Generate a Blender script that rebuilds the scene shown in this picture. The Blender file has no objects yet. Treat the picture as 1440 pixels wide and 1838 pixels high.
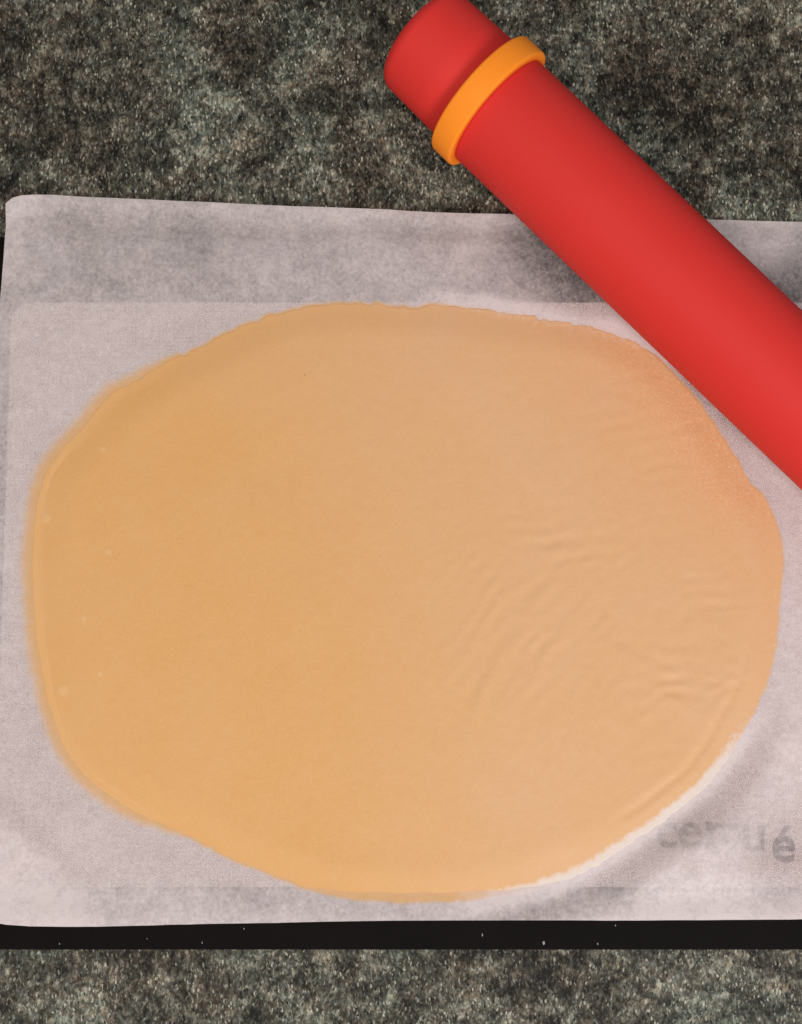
import bpy, bmesh, math, random
import numpy as np
from mathutils import Vector, Matrix
random.seed(4)
rng = np.random.default_rng(4)
SC = bpy.context.scene
COL = SC.collection

# ------------------------------------------------------------------ camera
D, TILT = 0.44, math.radians(5.0)
FPX = 1980.0                                    # focal length in pixels of the 1440-wide photograph
cam_d = bpy.data.cameras.new('camera')
cam = bpy.data.objects.new('camera', cam_d); COL.objects.link(cam)
cam_d.sensor_fit = 'HORIZONTAL'; cam_d.sensor_width = 36.0
cam_d.lens = FPX / 1440.0 * 36.0
cam_d.clip_start = 0.01; cam_d.clip_end = 50
cam.location = (0, -D * math.sin(TILT), D * math.cos(TILT))
cam.rotation_euler = (TILT, 0, 0)
SC.camera = cam
SC.render.resolution_x, SC.render.resolution_y = 802, 1024

# ------------------------------------------------------------------ light
SC.view_settings.view_transform = 'Standard'
SC.view_settings.look = 'None'
SC.view_settings.exposure = 0.0
SC.view_settings.gamma = 1.0
w = bpy.data.worlds.new('World'); SC.world = w; w.use_nodes = True
w.node_tree.nodes['Background'].inputs[0].default_value = (0.92, 0.95, 1.0, 1)
w.node_tree.nodes['Background'].inputs[1].default_value = 0.29

def area(name, loc, target, sx, sy, power, col):
    l = bpy.data.lights.new(name, 'AREA'); l.shape = 'RECTANGLE'
    l.size, l.size_y, l.energy, l.color = sx, sy, power, col
    o = bpy.data.objects.new(name, l); COL.objects.link(o)
    o.location = loc
    o.rotation_euler = (Vector(target) - Vector(loc)).to_track_quat('-Z', 'Y').to_euler()
    return o
area('window_light', (0.62, -1.0, 0.95), (0.05, 0, 0), 0.45, 0.45, 14.5, (0.95, 0.97, 1.0))
area('ceiling_lamp', (-0.55, -0.35, 1.4), (0, 0, 0), 1.1, 1.1, 12.0, (1.0, 0.90, 0.80))

# ------------------------------------------------------------------ helpers
def at(px, py, h=0.0):
    """the point at height h that lies at a pixel of the 1440 x 1838 photograph"""
    x = (px - 720.0) / FPX; y = -(py - 919.0) / FPX
    c, s = math.cos(TILT), math.sin(TILT)
    d = Vector((x, y * c + s, y * s - c))
    o = Vector(cam.location)
    t = (h - o.z) / d.z
    return o + d * t

def at_np(px, py, h):
    x = (px - 720.0) / FPX; y = -(py - 919.0) / FPX
    c, s = math.cos(TILT), math.sin(TILT)
    dy, dz = y * c + s, y * s - c
    t = (h - cam.location.z) / dz
    return x * t, cam.location.y + dy * t

def tag(o, label=None, cat=None, group=None, kind=None):
    if label: o['label'] = label
    if cat: o['category'] = cat
    if group: o['group'] = group
    if kind: o['kind'] = kind
    return o

def link(name, me, mat, parent=None, smooth=True):
    o = bpy.data.objects.new(name, me); COL.objects.link(o)
    if mat: me.materials.append(mat)
    if smooth:
        me.polygons.foreach_set('use_smooth', [True] * len(me.polygons))
    if parent: o.parent = parent
    return o

def mesh_np(name, co, faces):
    me = bpy.data.meshes.new(name)
    n, m, k = len(co), len(faces), faces.shape[1]
    me.vertices.add(n); me.vertices.foreach_set('co', co.astype(np.float32).ravel())
    me.loops.add(m * k); me.loops.foreach_set('vertex_index', faces.astype(np.int32).ravel())
    me.polygons.add(m)
    me.polygons.foreach_set('loop_start', np.arange(0, m * k, k, dtype=np.int32))
    me.polygons.foreach_set('loop_total', np.full(m, k, dtype=np.int32))
    me.update(calc_edges=True); me.validate()
    return me

def attr(me, name, vals):
    a = me.attributes.new(name, 'FLOAT', 'POINT')
    a.data.foreach_set('value', vals.astype(np.float32).ravel())

_tab = rng.random((256, 256))
def vnoise(x, y):
    """smooth value noise, -1 .. 1"""
    xi, yi = np.floor(x).astype(int), np.floor(y).astype(int)
    fx, fy = x - xi, y - yi
    fx = fx * fx * (3 - 2 * fx); fy = fy * fy * (3 - 2 * fy)
    g = lambda a, b: _tab[a % 256, b % 256]
    return 2 * ((g(xi, yi) * (1 - fx) + g(xi + 1, yi) * fx) * (1 - fy) + (g(xi, yi + 1) * (1 - fx) + g(xi + 1, yi + 1) * fx) * fy) - 1
def fbm(x, y, n=4):
    s = 0; a = 1.0
    for i in range(n):
        s = s + a * vnoise(x * 2 ** i + 17.3 * i, y * 2 ** i + 5.1 * i); a *= 0.5
    return s
def smooth(e0, e1, x):
    t = np.clip((x - e0) / (e1 - e0), 0, 1); return t * t * (3 - 2 * t)

class NT:
    def __init__(s, name):
        s.m = bpy.data.materials.new(name); s.m.use_nodes = True
        s.t = s.m.node_tree; s.t.nodes.clear()
        s.out = s.t.nodes.new('ShaderNodeOutputMaterial')
    def n(s, typ, ins=None, **kw):
        nd = s.t.nodes.new('ShaderNode' + typ)
        for k, v in kw.items(): setattr(nd, k, v)
        for k, v in (ins or {}).items():
            sock = nd.inputs[k]
            if hasattr(v, 'links') or isinstance(v, bpy.types.NodeSocket): s.t.links.new(v, sock)
            else: sock.default_value = v
        return nd
    def coord(s): return s.n('TexCoord').outputs['Object']
    def noise(s, vec, scale, detail=3, rough=0.55, dist=0.0, color=False):
        nd = s.n('TexNoise', {'Vector': vec, 'Scale': scale, 'Detail': detail, 'Roughness': rough, 'Distortion': dist})
        return nd.outputs['Color' if color else 'Fac']
    def math(s, op, a, b=0.0, c=0.0, clamp=False):
        nd = s.n('Math', {0: a, 1: b, 2: c}, operation=op, use_clamp=clamp); return nd.outputs[0]
    def ramp(s, fac, stops, interp='LINEAR'):
        nd = s.n('ValToRGB', {'Fac': fac}); cr = nd.color_ramp; cr.interpolation = interp
        while len(cr.elements) < len(stops): cr.elements.new(0.5)
        for e, (p, c) in zip(cr.elements, stops):
            e.position = p; e.color = c if len(c) == 4 else (*c, 1)
        return nd.outputs['Color']
    def mix(s, fac, a, b, blend='MIX'):
        nd = s.t.nodes.new('ShaderNodeMix'); nd.data_type = 'RGBA'; nd.blend_type = blend
        for i, v in ((0, fac), (6, a), (7, b)):
            if isinstance(v, bpy.types.NodeSocket): s.t.links.new(v, nd.inputs[i])
            else: nd.inputs[i].default_value = v if i == 0 or len(v) == 4 else (*v, 1)
        return nd.outputs[2]
    def maprange(s, v, a, b, c=0.0, d=1.0):
        return s.n('MapRange', {'Value': v, 'From Min': a, 'From Max': b, 'To Min': c, 'To Max': d}).outputs[0]
    def bump(s, h, dist, strength=1.0, normal=None):
        ins = {'Height': h, 'Distance': dist, 'Strength': strength}
        if normal is not None: ins['Normal'] = normal
        return s.n('Bump', ins).outputs[0]
    def attr(s, name): return s.n('Attribute', attribute_name=name).outputs['Fac']
    def stretch(s, vec, rot, sc):
        return s.n('Mapping', {'Vector': vec, 'Rotation': (0, 0, rot), 'Scale': sc}).outputs[0]
    def done(s, sh):
        s.t.links.new(sh, s.out.inputs['Surface']); return s.m
    def principled(s, **ins):
        return s.n('BsdfPrincipled', {k.replace('_', ' '): v for k, v in ins.items()}).outputs[0]

def srgb(r, g, b):
    f = lambda c: (c / 12.92 if c <= 0.04045 else ((c + 0.055) / 1.055) ** 2.4)
    return tuple(f(v / 255.0) for v in (r, g, b))

# ------------------------------------------------------------------ materials
def mat_counter():
    t = NT('speckled_laminate')
    co = t.coord()
    warp = t.noise(co, 260, 2, 0.5, color=True)
    wv = t.n('VectorMath', {0: warp, 1: (0.5, 0.5, 0.5)}, operation='SUBTRACT').outputs[0]
    wv = t.n('VectorMath', {0: wv, 'Scale': 0.0022}, operation='SCALE').outputs[0]
    cw = t.n('VectorMath', {0: co, 1: wv}, operation='ADD').outputs[0]
    fine = t.noise(t.stretch(cw, 0.35, (1.25, 0.8, 1)), 470, 4, 0.66)
    flake = t.n('TexVoronoi', {'Vector': t.stretch(cw, -0.4, (1.3, 0.8, 1)), 'Scale': 560.0, 'Randomness': 1.0})
    flake2 = t.n('TexVoronoi', {'Vector': t.stretch(cw, 0.5, (1.4, 0.8, 1)), 'Scale': 1050.0, 'Randomness': 1.0})
    flk2 = t.n('SeparateColor', {'Color': flake2.outputs['Color']}).outputs[1]
    flk = t.n('SeparateColor', {'Color': flake.outputs['Color']}).outputs[0]
    clump = t.noise(co, 85, 4, 0.62, 0.5)
    big = t.noise(co, 21, 3, 0.6, 0.6)
    v = t.math('MULTIPLY', t.math('MULTIPLY_ADD', t.math('SUBTRACT', fine, 0.5), 1.5, 0.5), 0.48)
    v = t.math('MULTIPLY_ADD', t.math('SUBTRACT', flk, 0.0), 0.22, v)
    v = t.math('MULTIPLY_ADD', t.math('SUBTRACT', flk2, 0.5), 0.26, v)
    v = t.math('MULTIPLY_ADD', t.math('SUBTRACT', t.noise(cw, 150, 3, 0.6), 0.5), 0.85, v)
    v = t.math('MULTIPLY_ADD', clump, 0.62, v)
    v = t.math('MULTIPLY_ADD', big, 0.95, v)
    v = t.math('SUBTRACT', v, 0.715)
    base = t.ramp(v, [(0.14, srgb(28, 26, 25)), (0.40, srgb(70, 68, 62)), (0.54, srgb(96, 94, 87)), (0.68, srgb(128, 126, 117)), (0.90, srgb(182, 176, 160))])
    hue = t.noise(co, 20, 3, 0.6, 0.8)
    tint = t.ramp(hue, [(0.36, srgb(255, 241, 228)), (0.5, srgb(250, 247, 240)), (0.64, srgb(234, 244, 238))])
    hue2 = t.noise(cw, 330, 2, 0.6)
    tint2 = t.ramp(hue2, [(0.36, srgb(255, 236, 218)), (0.5, srgb(250, 250, 245)), (0.66, srgb(228, 244, 242))])
    col = t.mix(1.0, base, tint, 'MULTIPLY')
    col = t.mix(0.7, col, tint2, 'MULTIPLY')
    streak = t.noise(t.stretch(cw, 0.45, (1.7, 0.7, 1)), 560, 3, 0.6)
    lightz = t.maprange(t.math('MULTIPLY_ADD', big, 0.5, t.math('MULTIPLY', clump, 0.5)), 0.42, 0.56, 0.25, 1.0)
    pin = t.maprange(streak, 0.60, 0.645)
    col = t.mix(t.math('MULTIPLY', t.math('MULTIPLY', pin, lightz), 0.62), col, t.mix(hue2, srgb(190, 176, 150), srgb(182, 190, 180)))
    dk = t.noise(t.stretch(cw, -0.5, (1.4, 0.8, 1)), 380, 3, 0.65)
    drk = t.maprange(t.math('MULTIPLY_ADD', clump, 0.60, dk), 0.68, 0.625)
    col = t.mix(t.math('MULTIPLY', drk, 0.6), col, srgb(27, 25, 24))
    sp = t.n('TexVoronoi', {'Vector': t.stretch(cw, 0.3, (1.6, 0.8, 1)), 'Scale': 620.0, 'Randomness': 1.0})
    spk = t.n('SeparateColor', {'Color': sp.outputs['Color']}).outputs[2]
    near = t.maprange(sp.outputs['Distance'], 0.42, 0.26)
    col = t.mix(t.math('MULTIPLY', t.math('MULTIPLY', near, t.maprange(spk, 0.90, 0.93)), 0.85), col, srgb(18, 17, 17))
    col = t.mix(t.math('MULTIPLY', t.math('MULTIPLY', near, t.maprange(spk, 0.09, 0.06)), t.math('MULTIPLY', lightz, 0.8)), col, srgb(196, 190, 170))
    h = t.noise(co, 700, 2, 0.5)
    return t.done(t.principled(Base_Color=col, Roughness=0.5, Normal=t.bump(h, 0.00006, 0.6), **{'Specular_IOR_Level': 0.12}))

def mat_black():
    t = NT('black_silicone')
    co = t.coord()
    rib = t.n('TexWave', {'Vector': co, 'Scale': 260.0, 'Distortion': 0.6, 'Detail': 1.0}, wave_type='BANDS', bands_direction='X').outputs['Fac']
    patch = t.maprange(t.noise(co, 14, 2), 0.45, 0.62)
    n = t.noise(co, 900, 2)
    h = t.math('MULTIPLY_ADD', t.math('MULTIPLY', rib, patch), 0.6, n)
    col = t.mix(t.noise(co, 60, 3), srgb(13, 9, 10), srgb(21, 16, 16))
    return t.done(t.principled(Base_Color=col, Roughness=0.7, Normal=t.bump(h, 0.00008, 0.6), **{'Specular_IOR_Level': 0.06}))

def mat_weave():
    t = NT('woven_silicone')
    co = t.coord()
    wx = t.n('TexWave', {'Vector': co, 'Scale': 200.0}, wave_type='BANDS', bands_direction='X').outputs['Fac']
    wy = t.n('TexWave', {'Vector': co, 'Scale': 200.0}, wave_type='BANDS', bands_direction='Y').outputs['Fac']
    hole = t.math('MULTIPLY', t.math('POWER', wx, 1.5), t.math('POWER', wy, 1.5))
    col = t.mix(t.math('MULTIPLY', hole, 0.28), srgb(224, 208, 206), srgb(120, 105, 98))
    return t.done(t.principled(Base_Color=col, Roughness=0.55, Normal=t.bump(t.math('SUBTRACT', 1.0, hole), 0.0002, 0.5)))

def mat_ink():
    t = NT('grey_print')
    n = t.noise(t.coord(), 300, 2)
    return t.done(t.principled(Base_Color=t.mix(n, srgb(70, 62, 63), srgb(44, 39, 41)), Roughness=0.6))

def mat_paper():
    t = NT('baking_parchment')
    co = t.coord()
    fib = t.noise(co, 620, 4, 0.75)
    cloud = t.noise(co, 60, 4, 0.62, 0.4)
    mott = t.noise(co, 210, 3, 0.6)
    contact_and_shade = t.attr('contact_and_shade')
    col = t.mix(cloud, srgb(231, 215, 211), srgb(233, 221, 221))
    st = t.attr('grease')
    st = t.math('MULTIPLY_ADD', t.math('MULTIPLY', t.math('SUBTRACT', mott, 0.5), 0.5), t.maprange(st, 0.0, 0.2), st, clamp=True)
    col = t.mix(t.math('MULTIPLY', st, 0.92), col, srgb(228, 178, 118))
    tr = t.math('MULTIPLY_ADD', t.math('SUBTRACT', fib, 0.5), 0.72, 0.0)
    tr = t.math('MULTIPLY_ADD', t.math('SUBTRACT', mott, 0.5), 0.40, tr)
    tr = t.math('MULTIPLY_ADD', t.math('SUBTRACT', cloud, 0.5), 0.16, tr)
    tr = t.math('ADD', tr, contact_and_shade, clamp=True)
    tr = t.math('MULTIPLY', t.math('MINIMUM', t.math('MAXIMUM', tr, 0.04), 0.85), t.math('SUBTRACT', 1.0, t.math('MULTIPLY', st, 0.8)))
    h = t.math('MULTIPLY_ADD', fib, 0.5, t.math('MULTIPLY', mott, 0.8))
    nrm = t.bump(h, 0.00018, 0.8)
    body = t.principled(Base_Color=col, Roughness=0.62, Normal=nrm, **{'Specular_IOR_Level': 0.3})
    trl = t.n('BsdfTranslucent', {'Color': (*srgb(232, 222, 216), 1), 'Normal': nrm}).outputs[0]
    b2 = t.n('MixShader', {0: 0.18, 1: body, 2: trl}).outputs[0]
    see = t.n('BsdfTransparent', {'Color': (0.97, 0.95, 0.94, 1)}).outputs[0]
    ref = t.n('BsdfRefraction', {'Color': (0.95, 0.93, 0.92, 1), 'Roughness': 0.62, 'IOR': 1.42}).outputs[0]
    thru = t.n('MixShader', {0: 0.85, 1: see, 2: ref}).outputs[0]
    return t.done(t.n('MixShader', {0: tr, 1: b2, 2: thru}).outputs[0])

def mat_dough():
    t = NT('pastry_dough')
    co = t.coord()
    g1 = t.noise(co, 1500, 3, 0.7)
    g2 = t.noise(co, 34, 3, 0.55)
    g3 = t.noise(co, 240, 3, 0.6)
    side = t.attr('paleness')
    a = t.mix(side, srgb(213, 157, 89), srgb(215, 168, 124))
    col = t.mix(t.maprange(g2, 0.35, 0.65), a, t.mix(0.35, a, srgb(215, 165, 110)))
    col = t.mix(t.maprange(g1, 0.35, 0.75, 0.0, 0.34), col, srgb(222, 184, 144))
    col = t.mix(t.maprange(g3, 0.4, 0.75, 0.0, 0.10), col, srgb(205, 140, 78))
    rough = t.attr('crumbly')
    gr = t.noise(co, 900, 3, 0.75)
    col = t.mix(t.math('MULTIPLY', rough, t.maprange(gr, 0.42, 0.62)), col, srgb(216, 148, 98))
    col = t.mix(t.math('MULTIPLY', rough, t.maprange(t.noise(co, 1100, 2, 0.7), 0.56, 0.66, 0, 0.5)), col, srgb(250, 212, 174))
    fl = t.attr('flour')  # pale rim colour is the lifted paper's highlight, painted on the dough
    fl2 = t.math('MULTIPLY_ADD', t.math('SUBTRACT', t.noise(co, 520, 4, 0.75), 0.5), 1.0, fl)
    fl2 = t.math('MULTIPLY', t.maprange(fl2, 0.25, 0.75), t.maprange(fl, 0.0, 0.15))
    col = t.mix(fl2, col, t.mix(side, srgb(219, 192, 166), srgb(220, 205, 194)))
    col = t.mix(t.math('MULTIPLY', t.attr('bubble'), 0.32), col, srgb(232, 200, 158))
    col = t.mix(t.math('MULTIPLY', t.attr('smear'), 0.15), col, srgb(236, 190, 138))
    h = t.math('MULTIPLY_ADD', g1, 0.5, t.math('MULTIPLY', g3, 1.2))
    h = t.math('MULTIPLY_ADD', t.math('MULTIPLY', gr, rough), 1.2, h)
    return t.done(t.principled(Base_Color=col, Roughness=0.55, Normal=t.bump(h, 0.00010, 0.7),
                  **{'Specular_IOR_Level': 0.3}))

def mat_silicone(name, c1, c2, grain):
    t = NT(name)
    co = t.coord()
    n = t.noise(co, 1400, 2, 0.6); m = t.noise(co, 30, 3, 0.5)
    k = t.math('MULTIPLY_ADD', n, grain, t.math('MULTIPLY', m, 1 - grain))
    return t.done(t.principled(Base_Color=t.mix(k, c1, c2), Roughness=0.6, Normal=t.bump(n, 0.00004, 0.5),
                  **{'Specular_IOR_Level': 0.18}))

def mat_plain(name, c, rough=0.6):
    t = NT(name)
    n = t.noise(t.coord(), 900, 2)
    return t.done(t.principled(Base_Color=t.mix(n, c, tuple(v * 0.7 for v in c)), Roughness=rough))

M_counter, M_black, M_weave, M_ink = mat_counter(), mat_black(), mat_weave(), mat_ink()
M_paper, M_dough = mat_paper(), mat_dough()
M_red = mat_silicone('red_silicone', srgb(208, 46, 41), srgb(216, 55, 49), 0.5)
M_orange = mat_silicone('orange_silicone', srgb(248, 130, 22), srgb(255, 156, 48), 0.7)

# ------------------------------------------------------------------ worktop
def slab(name, x0, x1, y0, y1, z0, z1, r, mat, parent=None, bevel=0.0, seg=10):
    """rounded-corner slab"""
    bm = bmesh.new(); vs = []
    for cx, cy, a0 in ((x1 - r, y1 - r, 0), (x0 + r, y1 - r, 90), (x0 + r, y0 + r, 180), (x1 - r, y0 + r, 270)):
        for k in range(seg + 1):
            a = math.radians(a0 + 90.0 * k / seg)
            vs.append(bm.verts.new((cx + r * math.cos(a), cy + r * math.sin(a), z0)))
    f = bm.faces.new(vs)
    ex = bmesh.ops.extrude_face_region(bm, geom=[f])
    up = [v for v in ex['geom'] if isinstance(v, bmesh.types.BMVert)]
    bmesh.ops.translate(bm, verts=up, vec=(0, 0, z1 - z0))
    bmesh.ops.recalc_face_normals(bm, faces=bm.faces)
    if bevel:
        te = [e for e in bm.edges if all(abs(v.co.z - z1) < 1e-7 for v in e.verts)]
        bmesh.ops.bevel(bm, geom=te, offset=bevel, segments=3, affect='EDGES', profile=0.5)
    me = bpy.data.meshes.new(name); bm.to_mesh(me); bm.free()
    return link(name, me, mat, parent, smooth=False)

tag(slab('countertop', -0.75, 0.75, -0.36, 0.40, -0.03, 0.0, 0.01, M_counter, bevel=0.004), kind='structure')

# ------------------------------------------------------------------ baking mat under the paper
MZ = 0.0011
mat_root = bpy.data.objects.new('baking_mat', None); COL.objects.link(mat_root)
tag(mat_root, 'black edged silicone baking mat with pale woven middle under the parchment', 'baking mat')
mx0, my1 = at(-26, 425, MZ).x, at(0, 425, MZ).y
my0 = at(0, 1705, MZ).y
mx1 = mx0 + 0.42
mat_root.location = (mx0, my0, 0)
def mat_slab(name, a, b, c, d, z0, z1, r, m, bv):
    return slab(name, a - mx0, b - mx0, c - my0, d - my0, z0, z1, r, m, mat_root, bv)
mat_slab('border', mx0, mx1, my0, my1, 0.0, MZ, 0.004, M_black, 0.0003)
PZ0 = MZ + 0.0002
pnx0, pny1, pny0 = at(38, 0, PZ0).x, at(0, 543, PZ0).y, at(0, 1592, PZ0).y
mat_slab('woven_panel', pnx0, mx1 - (pnx0 - mx0) - 0.004, pny0, pny1, MZ, PZ0, 0.009, M_weave, 0.0)

def letter(ch, px, py, hpx, rot, squash=1.0):
    cu = bpy.data.curves.new('letter', 'FONT'); cu.body = ch; cu.size = 1.0
    cu.align_x = 'CENTER'; cu.offset = 0.018; cu.resolution_u = 4
    tmp = bpy.data.objects.new('letter', cu); COL.objects.link(tmp)
    dg = bpy.context.evaluated_depsgraph_get()
    me = bpy.data.meshes.new_from_object(tmp.evaluated_get(dg))
    bpy.data.objects.remove(tmp); bpy.data.curves.remove(cu)
    s = hpx / FPX * D / 0.5
    p = at(px, py, PZ0)
    me.transform(Matrix.Rotation(rot, 4, 'Z') @ Matrix.Diagonal((s * squash, s, s, 1)))
    o = link('letter', me, M_ink, mat_root, smooth=False)
    o.location = (p.x - mx0, p.y - my0, PZ0 + 0.00006)
for ch, px, py, hpx in (('c', 1196, 1521, 46), ('e', 1238, 1522, 46), ('r', 1279, 1522, 46), ('t', 1307, 1523, 46), ('u', 1351, 1526, 46), ('é', 1405, 1546, 46)):
    letter(ch, px, py, hpx, math.radians(-4))

# ------------------------------------------------------------------ dough outline (photograph pixels)
OUT = [(600,545),(650,543),(690,546),(740,550),(770,546),(850,555),(920,565),(1000,577),(1080,594),(1140,616),(1180,641),(1220,679),(1260,729),
 (1300,789),(1328,832),(1343,866),(1366,882),(1378,905),(1390,935),(1401,965),(1405,1000),(1400,1060),(1395,1120),(1389,1180),(1374,1230),(1353,1280),
 (1322,1328),(1286,1376),(1246,1418),(1206,1452),(1146,1494),(1088,1534),(1036,1562),(960,1591),(880,1607),(800,1616),(740,1617),(680,1616),(620,1609),
 (560,1596),(500,1575),(440,1551),(390,1528),(340,1500),(290,1479),(240,1457),(190,1426),(154,1396),(128,1366),(110,1335),(95,1295),(80,1240),(69,1180),
 (60,1100),(57,1040),(57,980),(61,930),(67,890),(79,852),(97,823),(118,796),(141,774),(164,745),(200,702),(244,680),(292,652),(342,627),(400,600),(450,577),(510,557),(560,548)]
CX, CY = 715.0, 1075.0
PAPER_Z = PZ0 + 0.0005
NA = 1800
po = np.array(OUT, float)
th0 = np.arctan2(po[:, 1] - CY, po[:, 0] - CX); rr0 = np.hypot(po[:, 0] - CX, po[:, 1] - CY)
o_ = np.argsort(th0); th0, rr0 = th0[o_], rr0[o_]
th = np.linspace(-math.pi, math.pi, NA, endpoint=False)
R_out = np.interp(th, th0, rr0, period=2 * math.pi)
ker = np.hanning(15); ker /= ker.sum()
R_out = np.convolve(np.r_[R_out[-7:], R_out, R_out[:7]], ker, 'valid')
# picture angles: 0 right, +pi/2 down, pi left, -pi/2 up
def lobe(c, half, soft):
    d = np.abs((th - math.radians(c) + math.pi) % (2 * math.pi) - math.pi)
    return 1 - smooth(math.radians(half), math.radians(half + soft), d)
left_w = lobe(180, 36, 16)
south_w = lobe(120, 28, 12)
rag = fbm(th * 42, th * 0 + 3.7, 4)
R_out = R_out + rag * 2.0 * (1 - 0.4 * left_w) + 2.2 * lobe(-95, 40, 15) * np.minimum(0, fbm(th * 30 + 40, th * 0 + 9.1, 3)) * 2.2
lip_highlight_w = np.clip(0.8 * lobe(49, 18, 14) + 0.3 * lobe(-60, 11, 16) + 0.2 * lobe(5, 20, 20), 0, 1)  # where the paper lip's highlight is painted along the rim
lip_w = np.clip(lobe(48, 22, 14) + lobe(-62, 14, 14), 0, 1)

def edge_sdf(px, py):
    """about how far outside the dough outline a pixel lies (negative inside)"""
    a = np.arctan2(py - CY, px - CX)
    return np.hypot(px - CX, py - CY) - np.interp(a, th, R_out, period=2 * math.pi)

# ------------------------------------------------------------------ parchment sheet
def parchment():
    nu, nv = 560, 420
    u = np.linspace(0, 1, nu); v = np.linspace(0, 1, nv)
    X1 = 1960.0
    tx = np.array([18, 30, 45, 70, 100, 200, 450, 850, 1150, 1440, X1]); ty = np.array([373, 363, 358, 355, 353.5, 357, 368, 385, 393, 397, 404])
    bx = np.array([-60, -20, 0, 20, 60, 120, 180, 400, 700, 1100, 1440, X1]); by = np.array([1622, 1642, 1649, 1653, 1657, 1659.5, 1660, 1656, 1651, 1649, 1646, 1640])
    xt = 18 + (X1 - 18) * u ** 1.15; xb = -60 + (X1 + 60) * u ** 1.15
    yt = np.interp(xt, tx, ty); yb = np.interp(xb, bx, by)
    lv_y = np.array([0, 0.05, 0.12, 0.25, 0.5, 0.8, 1.0]); lv_x = np.array([18, 12, 3, -14, -40, -58, -60])
    V, U = np.meshgrid(v, u, indexing='ij')
    xl = np.interp(v, lv_y, lv_x)
    px = np.where(True, xt[None] * (1 - V) + xb[None] * V, 0)
    lin = 18 * (1 - v) + -60 * v
    px = px + (xl - lin)[:, None] * (1 - U) ** 6
    py = yt[None] * (1 - V) + yb[None] * V
    sd = edge_sdf(px, py)
    z = np.full_like(px, PAPER_Z)
    # north of the mat the sheet sags a little towards the worktop, its rims lift
    z -= 0.0007 * smooth(440, 400, py)
    z += 0.0016 * np.exp(-((py - yt[None]) / 22.0) ** 2) * smooth(1300, 900, px)
    z += 0.0022 * np.exp(-((yb[None] - py) / 40.0) ** 2) * (0.5 + 0.5 * smooth(500, 1400, px))
    z += 0.004 * np.exp(-(np.hypot(px - 10, py - 360) / 90.0) ** 2)
    z += 0.004 * np.exp(-(np.hypot(px + 40, py - 1640) / 150.0) ** 2)
    # soft buckles at the right and below
    out = smooth(5, 80, sd)
    z += out * 0.0016 * np.exp(-((0.62 * (px - 1440) + 0.78 * (py - 1330)) / 60.0) ** 2) * smooth(1000, 1250, px) * smooth(800, 1000, py)
    z += out * 0.0012 * np.exp(-((py - 1565 + 0.05 * (px - 1440)) / 26.0) ** 2) * smooth(1050, 1250, px)
    z += out * 0.0006 * (1 + fbm(px / 130, py / 130, 3)) * smooth(0, 120, sd)
    z += 0.0030 * out * np.exp(-np.hypot((px - 1240) / 110, (py - 1520) / 60) ** 2)
    z += 0.00005 * fbm(px / 16, py / 16, 3)
    # how closely the paper lies on what is under it: 1 pressed down, 0 lifted clear; painted shade and highlight are added in
    c = np.full_like(px, 0.29)
    gap = np.clip(z - PAPER_Z, 0, None)
    c -= np.clip(gap / 0.0035, 0, 1) * 0.22
    c += 0.06 * fbm(px / 120 + 7, py / 120, 4)
    lift = 0.62 * (px - 30) - 0.78 * (py - 1486)          # folded-up lower left corner
    c -= 0.12 * smooth(0, -22, lift) * smooth(260, 60, px) * smooth(1400, 1480, py)
    c += 0.16 * np.exp(-((lift - 22) / 22.0) ** 2) * smooth(200, 60, px) * smooth(1380, 1450, py)
    pn = 352 - (0.6888 * px - 0.7250 * py); pt = 0.7250 * px + 0.6888 * py      # across and along the pin; its shade is painted into the sheet beside it
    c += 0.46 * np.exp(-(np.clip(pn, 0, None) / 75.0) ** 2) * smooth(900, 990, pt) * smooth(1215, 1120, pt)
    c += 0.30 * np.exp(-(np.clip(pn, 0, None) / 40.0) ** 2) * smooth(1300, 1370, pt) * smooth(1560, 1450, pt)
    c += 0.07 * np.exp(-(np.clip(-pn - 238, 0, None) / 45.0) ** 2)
    c -= 0.16 * smooth(1575, 1612, py) * smooth(900, 1080, px)
    c -= 0.11 * smooth(1578, 1604, py) * smooth(900, 600, px)
    c += 0.05 * smooth(800, 200, px)
    c += 0.20 * np.exp(-((sd - 58) / 34.0) ** 2) * smooth(900, 1050, py) * smooth(700, 900, px) * smooth(1430, 1330, px)  # soft shadow of the lip, painted as a darker band outside the dough
    c -= 0.10 * smooth(1330, 1400, px) * smooth(950, 1100, py) * smooth(1450, 1380, py)
    c += 0.22 * np.exp(-(np.hypot(px - 1405, py - 1545) / 60) ** 4)
    aa = np.arctan2(py - CY, px - CX)
    wf = np.interp(aa, th, lip_highlight_w, period=2 * math.pi); wl = np.interp(aa, th, left_w, period=2 * math.pi)
    ws = np.interp(aa, th, south_w, period=2 * math.pi)
    c -= 0.4 * np.interp(aa, th, lip_w, period=2 * math.pi) * (1 - smooth(12, 40, sd))  # lip highlight continued on the sheet, painted as more opaque paper
    gw = 9 + 24 * wl + 2 * ws
    g = (1 - smooth(0.2, 1, (sd + 3) / gw)) * (1 - wf)
    x, y = at_np(px, py, PAPER_Z)
    co = np.stack([x, y, z], -1).reshape(-1, 3)
    i = (np.arange(nv - 1)[:, None] * nu + np.arange(nu - 1)[None]).ravel()
    f = np.stack([i, i + nu, i + nu + 1, i + 1], 1)
    me = mesh_np('parchment_sheet', co, f)
    attr(me, 'contact_and_shade', np.clip(c, 0.05, 0.8))
    attr(me, 'grease', np.clip(g, 0, 1))
    o = link('parchment_sheet', me, M_paper)
    return tag(o, 'sheet of translucent white baking parchment spread over the black edged mat', 'parchment')
parchment()

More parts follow.
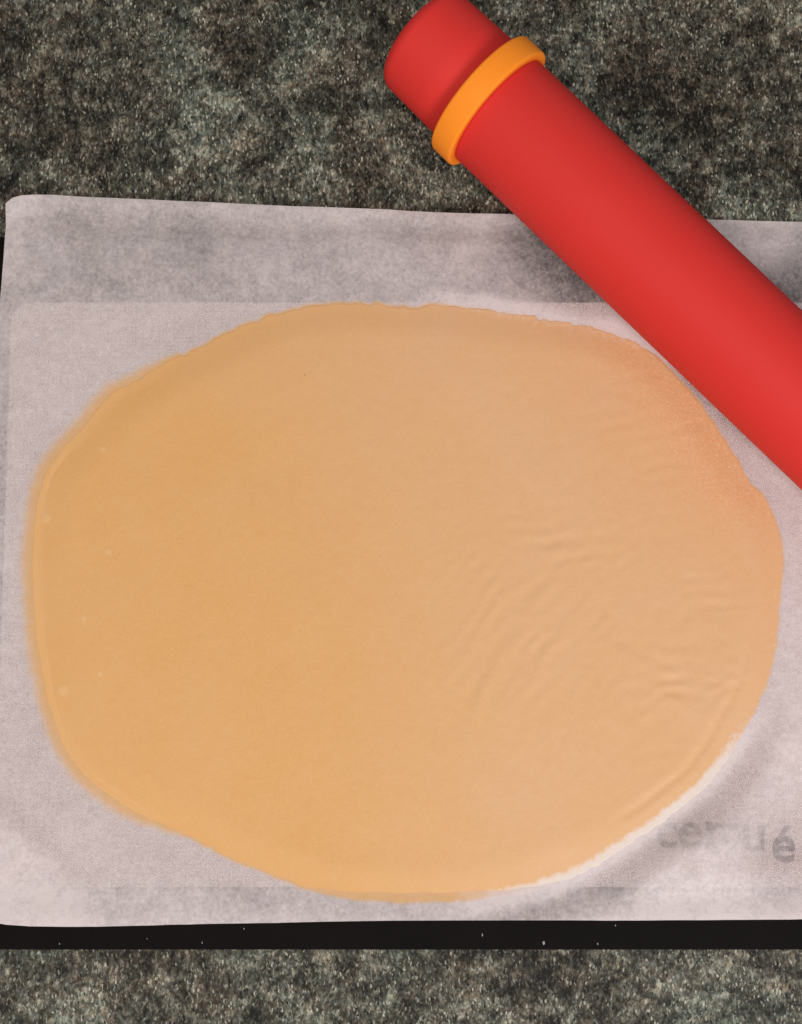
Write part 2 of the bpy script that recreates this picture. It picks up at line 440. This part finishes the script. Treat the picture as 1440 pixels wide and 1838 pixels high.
# ------------------------------------------------------------------ dough
def dough():
    T = 0.0012
    sr = np.r_[np.linspace(0.004, 0.86, 250), 1 - np.geomspace(0.139, 0.0004, 110)]
    sr = np.unique(sr)
    ext = 1.0
    nr = len(sr)
    Rf = R_out + 2 + 12 * lip_highlight_w
    S, TH = np.meshgrid(sr, th, indexing='ij')
    rad = S * Rf[None]
    px = CX + rad * np.cos(TH); py = CY + rad * np.sin(TH)
    d = Rf[None] - rad                                         # pixels in from the rim
    bw = 64 + 10 * left_w + 10 * lip_highlight_w
    kw = np.hanning(61); kw /= kw.sum()
    Rs = np.convolve(np.r_[Rf[-30:], Rf, Rf[:30]], kw, 'valid')
    ds = d + (Rs - Rf)[None] * smooth(0, 20, d)
    q = np.clip(ds / bw[None], 0, 1)
    z = T * (0.55 * q * q * (3 - 2 * q) + 0.45 * np.sin(q * math.pi / 2) ** 1.5) * 0.95 - 0.00025 * (1 - smooth(0, 4, d))
    # pressed-in crease that runs inside the left rim
    cr2 = np.exp(-((d - 52) / 9.0) ** 2) * lobe(25, 14, 10)[None]
    z -= 0.0004 * cr2
    inner = smooth(30, 90, d)
    z += inner * (0.00022 * fbm(px / 170, py / 170, 3) + 0.00003 * fbm(px / 14, py / 14, 3))
    # wrinkles left by the covering paper
    def crease(pts, wd, amp, hook=0.0):
        p = np.array(pts, float); best = np.full(px.shape, 1e9); sgn = np.zeros(px.shape); tt = np.zeros(px.shape)
        L = np.r_[0, np.cumsum(np.hypot(*np.diff(p, axis=0).T))]
        for k in range(len(p) - 1):
            a, b = p[k], p[k + 1]; ab = b - a; l2 = (ab ** 2).sum()
            t = np.clip(((px - a[0]) * ab[0] + (py - a[1]) * ab[1]) / l2, 0, 1)
            dx, dy = px - a[0] - t * ab[0], py - a[1] - t * ab[1]
            dd = np.hypot(dx, dy); m = dd < best
            best = np.where(m, dd, best); tt = np.where(m, (L[k] + t * math.sqrt(l2)) / L[-1], tt)
        return amp * np.exp(-(best / wd) ** 2) * np.sin(np.clip(tt, 0, 1) * math.pi) ** 0.6
    def curve(*pts):
        p = np.array(pts, float); t = np.linspace(0, 1, 14)
        if len(p) == 3: return np.outer((1 - t) ** 2, p[0]) + np.outer(2 * t * (1 - t), p[1]) + np.outer(t * t, p[2])
        return np.outer((1 - t) ** 3, p[0]) + np.outer(3 * t * (1 - t) ** 2, p[1]) + np.outer(3 * t * t * (1 - t), p[2]) + np.outer(t ** 3, p[3])
    for pts, wd, amp in (([(76,1100),(82,1150),(88,1200),(96,1250),(110,1300),(126,1340),(144,1370),(172,1400),(215,1430),(260,1458)], 3.2, -0.00015),
                         ([(76,925),(82,885),(94,850),(112,826),(134,800)], 4.0, -0.00012)):
        z += crease(pts, wd, amp)
    W = [((820,1330),(850,1180),(930,1090),(985,1025),7,-.42), ((838,1340),(865,1200),(945,1105),(1000,1035),6,.36),
         ((880,1270),(930,1180),(1000,1130),(1060,1050),7,-.36), ((900,1290),(955,1190),(1030,1120),(1090,1030),6,.3),
         ((920,985),(960,965),(1040,962),(1110,975),6,-.36), ((930,1000),(975,980),(1050,982),(1115,992),5,.3),
         ((940,1030),(970,990),(1010,968),(1100,962),6,.24), ((870,955),(930,945),(1000,950),(1060,940),5,-.22),
         ((1070,1140),(1110,1145),(1150,1165),(1200,1200),7,-.34), ((1060,1155),(1110,1160),(1150,1190),(1190,1215),6,.24),
         ((1170,1200),(1210,1240),(1260,1260),(1330,1268),6,-.36), ((1180,1180),(1230,1215),(1280,1232),(1345,1235),5,-.3),
         ((1160,1220),(1200,1262),(1250,1285),(1310,1292),5,.3), ((1230,1085),(1280,1093),(1330,1086),(1385,1078),5,-.3),
         ((1240,1096),(1290,1102),(1340,1096),(1385,1090),4,.24), ((1100,880),(1120,930),(1150,985),(1175,1040),8,-.2),
         ((1130,860),(1150,920),(1180,970),(1200,1030),7,.2), ((1080,690),(1120,680),(1160,672),(1200,660),6,-.32),
         ((1090,700),(1130,690),(1170,684),(1215,680),5,.26), ((1180,780),(1220,770),(1250,755),(1290,745),6,-.3),
         ((1200,800),(1230,785),(1262,772),(1300,765),5,.26), ((1230,845),(1260,830),(1290,822),(1320,815),5,-.24),
         ((1110,735),(1150,728),(1190,722),(1240,712),6,.22), ((690,1620),(735,1500),(735,1440),(742,1380),8,-.12),
         ((800,1300),(790,1250),(800,1200),(830,1150),7,.18), ((860,1300),(850,1280),(870,1220),(900,1180),5,.26)]
    for a, b, c_, e, wd, amp in W:
        steep = abs(e[1] - a[1]) / (abs(e[0] - a[0]) + abs(e[1] - a[1]))
        z += crease(curve(a, b, c_, e), wd * 1.6, amp * (0.00015 + 0.00040 * steep))
    rz = smooth(900, 1150, px) * inner
    ang = fbm(px / 90, py / 90, 2)
    for fx, fy, x0, y0, sx, sy, am in ((0.80, 0.60, 960, 1130, 150, 170, 0.00015), (0.1, 1.0, 1290, 1170, 110, 150, 0.00010),
                                       (0.35, 0.94, 1190, 730, 130, 110, 0.00010), (0.5, 0.87, 1230, 1260, 110, 70, 0.00012), (0.15, 0.99, 1010, 975, 140, 60, 0.00012)):
        z += inner * 0.85 * am * np.sin((fx * px + fy * py) / 5.2 + 3.2 * ang) * (0.6 + 0.8 * vnoise(px / 40 + 9, py / 40)) * np.exp(-((px - x0) / sx) ** 2 - ((py - y0) / sy) ** 2)
    bub = np.zeros_like(z)
    for bx, by, r in ((83, 930, 7), (185, 806, 5), (195, 990, 5), (113, 1240, 9), (150, 1110, 5), (180, 1210, 4)):
        q2 = np.hypot(px - bx, py - by) / r
        z += 0.00010 * np.exp(-q2 ** 2); bub += np.exp(-q2 ** 4) * (0.5 + 0.5 * q2)
    zz = z + PAPER_Z + 0.0001
    x, y = at_np(px, py, PAPER_Z + T)                          # the top face carries the outline
    top = np.stack([x, y, zz], -1).reshape(-1, 3)
    cx_, cy_ = at_np(np.array([CX]), np.array([CY]), PAPER_Z + T)
    co = np.vstack([top, [[cx_[0], cy_[0], zz[0].mean()]]])
    j = np.arange(NA); j2 = (j + 1) % NA
    fs = []
    for k in range(nr - 1):
        fs.append(np.stack([k * NA + j, k * NA + j2, (k + 1) * NA + j2, (k + 1) * NA + j], 1))
    quad = np.vstack(fs)[:, ::1]
    ci = nr * NA
    me = bpy.data.meshes.new('dough_sheet')
    tri = np.stack([np.full(NA, ci), j2, j], 1)
    n, mq, mt = len(co), len(quad), len(tri)
    me.vertices.add(n); me.vertices.foreach_set('co', co.astype(np.float32).ravel())
    lp = np.r_[quad.ravel(), tri.ravel()].astype(np.int32)
    me.loops.add(len(lp)); me.loops.foreach_set('vertex_index', lp)
    me.polygons.add(mq + mt)
    st = np.r_[np.arange(mq) * 4, mq * 4 + np.arange(mt) * 3].astype(np.int32)
    me.polygons.foreach_set('loop_start', st)
    me.polygons.foreach_set('loop_total', np.r_[np.full(mq, 4), np.full(mt, 3)].astype(np.int32))
    me.update(calc_edges=True)
    bm = bmesh.new(); bm.from_mesh(me); bmesh.ops.recalc_face_normals(bm, faces=bm.faces); bm.to_mesh(me); bm.free()
    def full(a): return np.r_[a.ravel(), a[0].mean()]
    attr(me, 'flour', full(np.clip(lip_highlight_w[None] * (1 - smooth(8, 30, d)), 0, 1)))  # carries the paper lip's highlight painted along the dough rim
    attr(me, 'bubble', full(np.clip(bub, 0, 1)))
    attr(me, 'smear', full(left_w[None] * (1 - smooth(10, 30, d))))
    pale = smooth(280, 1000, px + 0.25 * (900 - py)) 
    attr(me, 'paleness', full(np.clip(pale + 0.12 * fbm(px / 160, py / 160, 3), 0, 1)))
    crum = smooth(1010, 1230, px + 0.35 * (700 - py)) * smooth(1010, 880, py) * smooth(190, 20, d)
    attr(me, 'crumbly', full(0.6 * crum))
    o = link('dough_sheet', me, M_dough)
    tag(o, 'rolled out oval sheet of golden pastry dough lying on the parchment', 'dough')
    return o
dough_o = dough()
bm = bmesh.new(); bmesh.ops.create_icosphere(bm, subdivisions=2, radius=0.00035)
for v_ in bm.verts: v_.co.z *= 0.5
me = bpy.data.meshes.new('dark_fleck'); bm.to_mesh(me); bm.free()
fl = link('dark_fleck', me, mat_plain('husk_fleck', srgb(92, 58, 30)), dough_o)
p = at(547, 673, PAPER_Z + 0.0012); fl.location = (p.x, p.y, PAPER_Z + 0.0013)

# ------------------------------------------------------------------ rolling pin
RP = 0.0234                                   # barrel radius
RR = RP + 0.0033                              # ring radius
AX = RR + 0.0006                              # axis height: the rings carry the pin
dpx = Vector((0.7250, 0.6888)); npx = Vector((0.6888, -0.7250))
def axis_pt(t, n=471.0):
    q = dpx * t + npx * n; return at(q.x, q.y, AX)
A, B = axis_pt(587), axis_pt(1440, 469.5)
ax_dir = (B - A).normalized()
pin = bpy.data.objects.new('rolling_pin', None); COL.objects.link(pin)
tag(pin, 'red silicone rolling pin with orange spacer rings lying across the parchment corner', 'rolling pin')
pin.location = A
pin.rotation_euler = (0, 0, math.atan2(ax_dir.y, ax_dir.x))    # local +X runs along the pin
def lathe(name, prof, mat, parent, seg=160):
    p = np.array(prof, float); n = len(p); a = np.linspace(0, 2 * math.pi, seg, endpoint=False)
    co = np.stack([np.repeat(p[:, 0], seg), np.outer(p[:, 1], np.cos(a)).ravel(), np.outer(p[:, 1], np.sin(a)).ravel()], 1)
    i = np.arange(n - 1)[:, None] * seg; j = np.arange(seg)[None]; j2 = (j + 1) % seg
    f = np.stack([(i + j).ravel(), (i + j2).ravel(), (i + seg + j2).ravel(), (i + seg + j).ravel()], 1)
    me = mesh_np(name, co, f)
    bm = bmesh.new(); bm.from_mesh(me); bmesh.ops.remove_doubles(bm, verts=bm.verts, dist=1e-7)
    bmesh.ops.recalc_face_normals(bm, faces=bm.faces); bm.to_mesh(me); bm.free()
    return link(name, me, mat, parent)
def arc(cx, cr, r, a0, a1, n=8):
    return [(cx + r * math.cos(math.radians(a0 + (a1 - a0) * k / n)), cr + r * math.sin(math.radians(a0 + (a1 - a0) * k / n))) for k in range(n + 1)]
LEN = 0.43
ring_at = (axis_pt(762) - A).length
def cap_profile():
    r1, r0, f = RP * 0.965, RP * 0.935, 0.0055
    return [(0.0005, 0.0), (0.0, 0.004), (0.0, r0 - f - 0.001)] + arc(f, r0 - f, f, 180, 90, 10)[0:] + [(0.02, RP * 0.95), (ring_at - 0.001, r1), (ring_at - 0.0005, r1 - 0.001), (ring_at - 0.0005, 0.0)]
def ring_profile(x):
    h, b = 0.0050, 0.0011
    pr = arc(x - h + b, RR - b, b, 180, 90, 5) + arc(x + h - b, RR - b, b, 90, 0, 5)
    return pr + [(x + h, RP - 0.0004), (x - h, RP - 0.0004), pr[0]]
lathe('end_cap', cap_profile(), M_red, pin)
lathe('spacer_ring', ring_profile(ring_at), M_orange, pin)
xe = LEN - ring_at
lathe('barrel', [(ring_at, 0.0), (ring_at, RP - 0.001)] + arc(ring_at + 0.001, RP - 0.001, 0.001, 180, 90, 3) + [(LEN / 2, RP)] + arc(xe - 0.001, RP - 0.001, 0.001, 90, 0, 3) + [(xe, 0.0)], M_red, pin)
lathe('spacer_ring', ring_profile(xe), M_orange, pin)
lathe('end_cap', [(LEN - x, r) for x, r in cap_profile()], M_red, pin)

# ------------------------------------------------------------------ crumbs on the mat's black edge
bm = bmesh.new(); bmesh.ops.create_icosphere(bm, subdivisions=2, radius=1.0)
for v_ in bm.verts: v_.co *= 1 + 0.35 * (random.random() - 0.5)
me = bpy.data.meshes.new('crumb'); bm.to_mesh(me); bm.free()
me.materials.append(mat_plain('dry_crumb', srgb(165, 155, 147)))
for px, py, a, b, lb in ((976, 1692, 2.6, 4.2, 'largest pale crumb on the black mat edge, below the dough and right of centre'),
                     (866, 1678, 1.2, 3.6, 'thin pale crumb on the black mat edge just left of the largest crumb'),
                     (107, 1694, 1.2, 1.8, 'pale crumb on the black mat edge nearest its left corner'),
                     (1105, 1661, 1.0, 2.2, 'pale crumb on the black mat edge farthest to the right, close to the paper rim'),
                     (1073, 1694, 1.2, 2.4, 'pale crumb on the black mat edge between the largest crumb and the rightmost one'),
                     (438, 1667, 1.0, 2.0, 'pale crumb on the black mat edge tucked close under the paper rim, left of centre'),
                     (363, 1692, 0.9, 2.6, 'thin upright pale crumb low on the black mat edge, left of centre'),
                     (264, 1685, 0.9, 1.1, 'smallest pale crumb on the black mat edge, second from its left corner')):
    o = bpy.data.objects.new('crumb', me); COL.objects.link(o)
    k = D / FPX; a *= 0.8; b *= 0.8
    o.scale = (a * k, b * k, a * k * 0.6); p = at(px, py, MZ); o.location = (p.x, p.y, MZ + a * k * 0.4)
    tag(o, lb, 'crumb', 'crumbs on the black mat edge')

# ------------------------------------------------------------------ render settings
SC.cycles.max_bounces = 10
SC.cycles.transparent_max_bounces = 12
SC.cycles.use_denoising = False                       # the little grain left suits a phone picture
SC.cycles.caustics_refractive = True
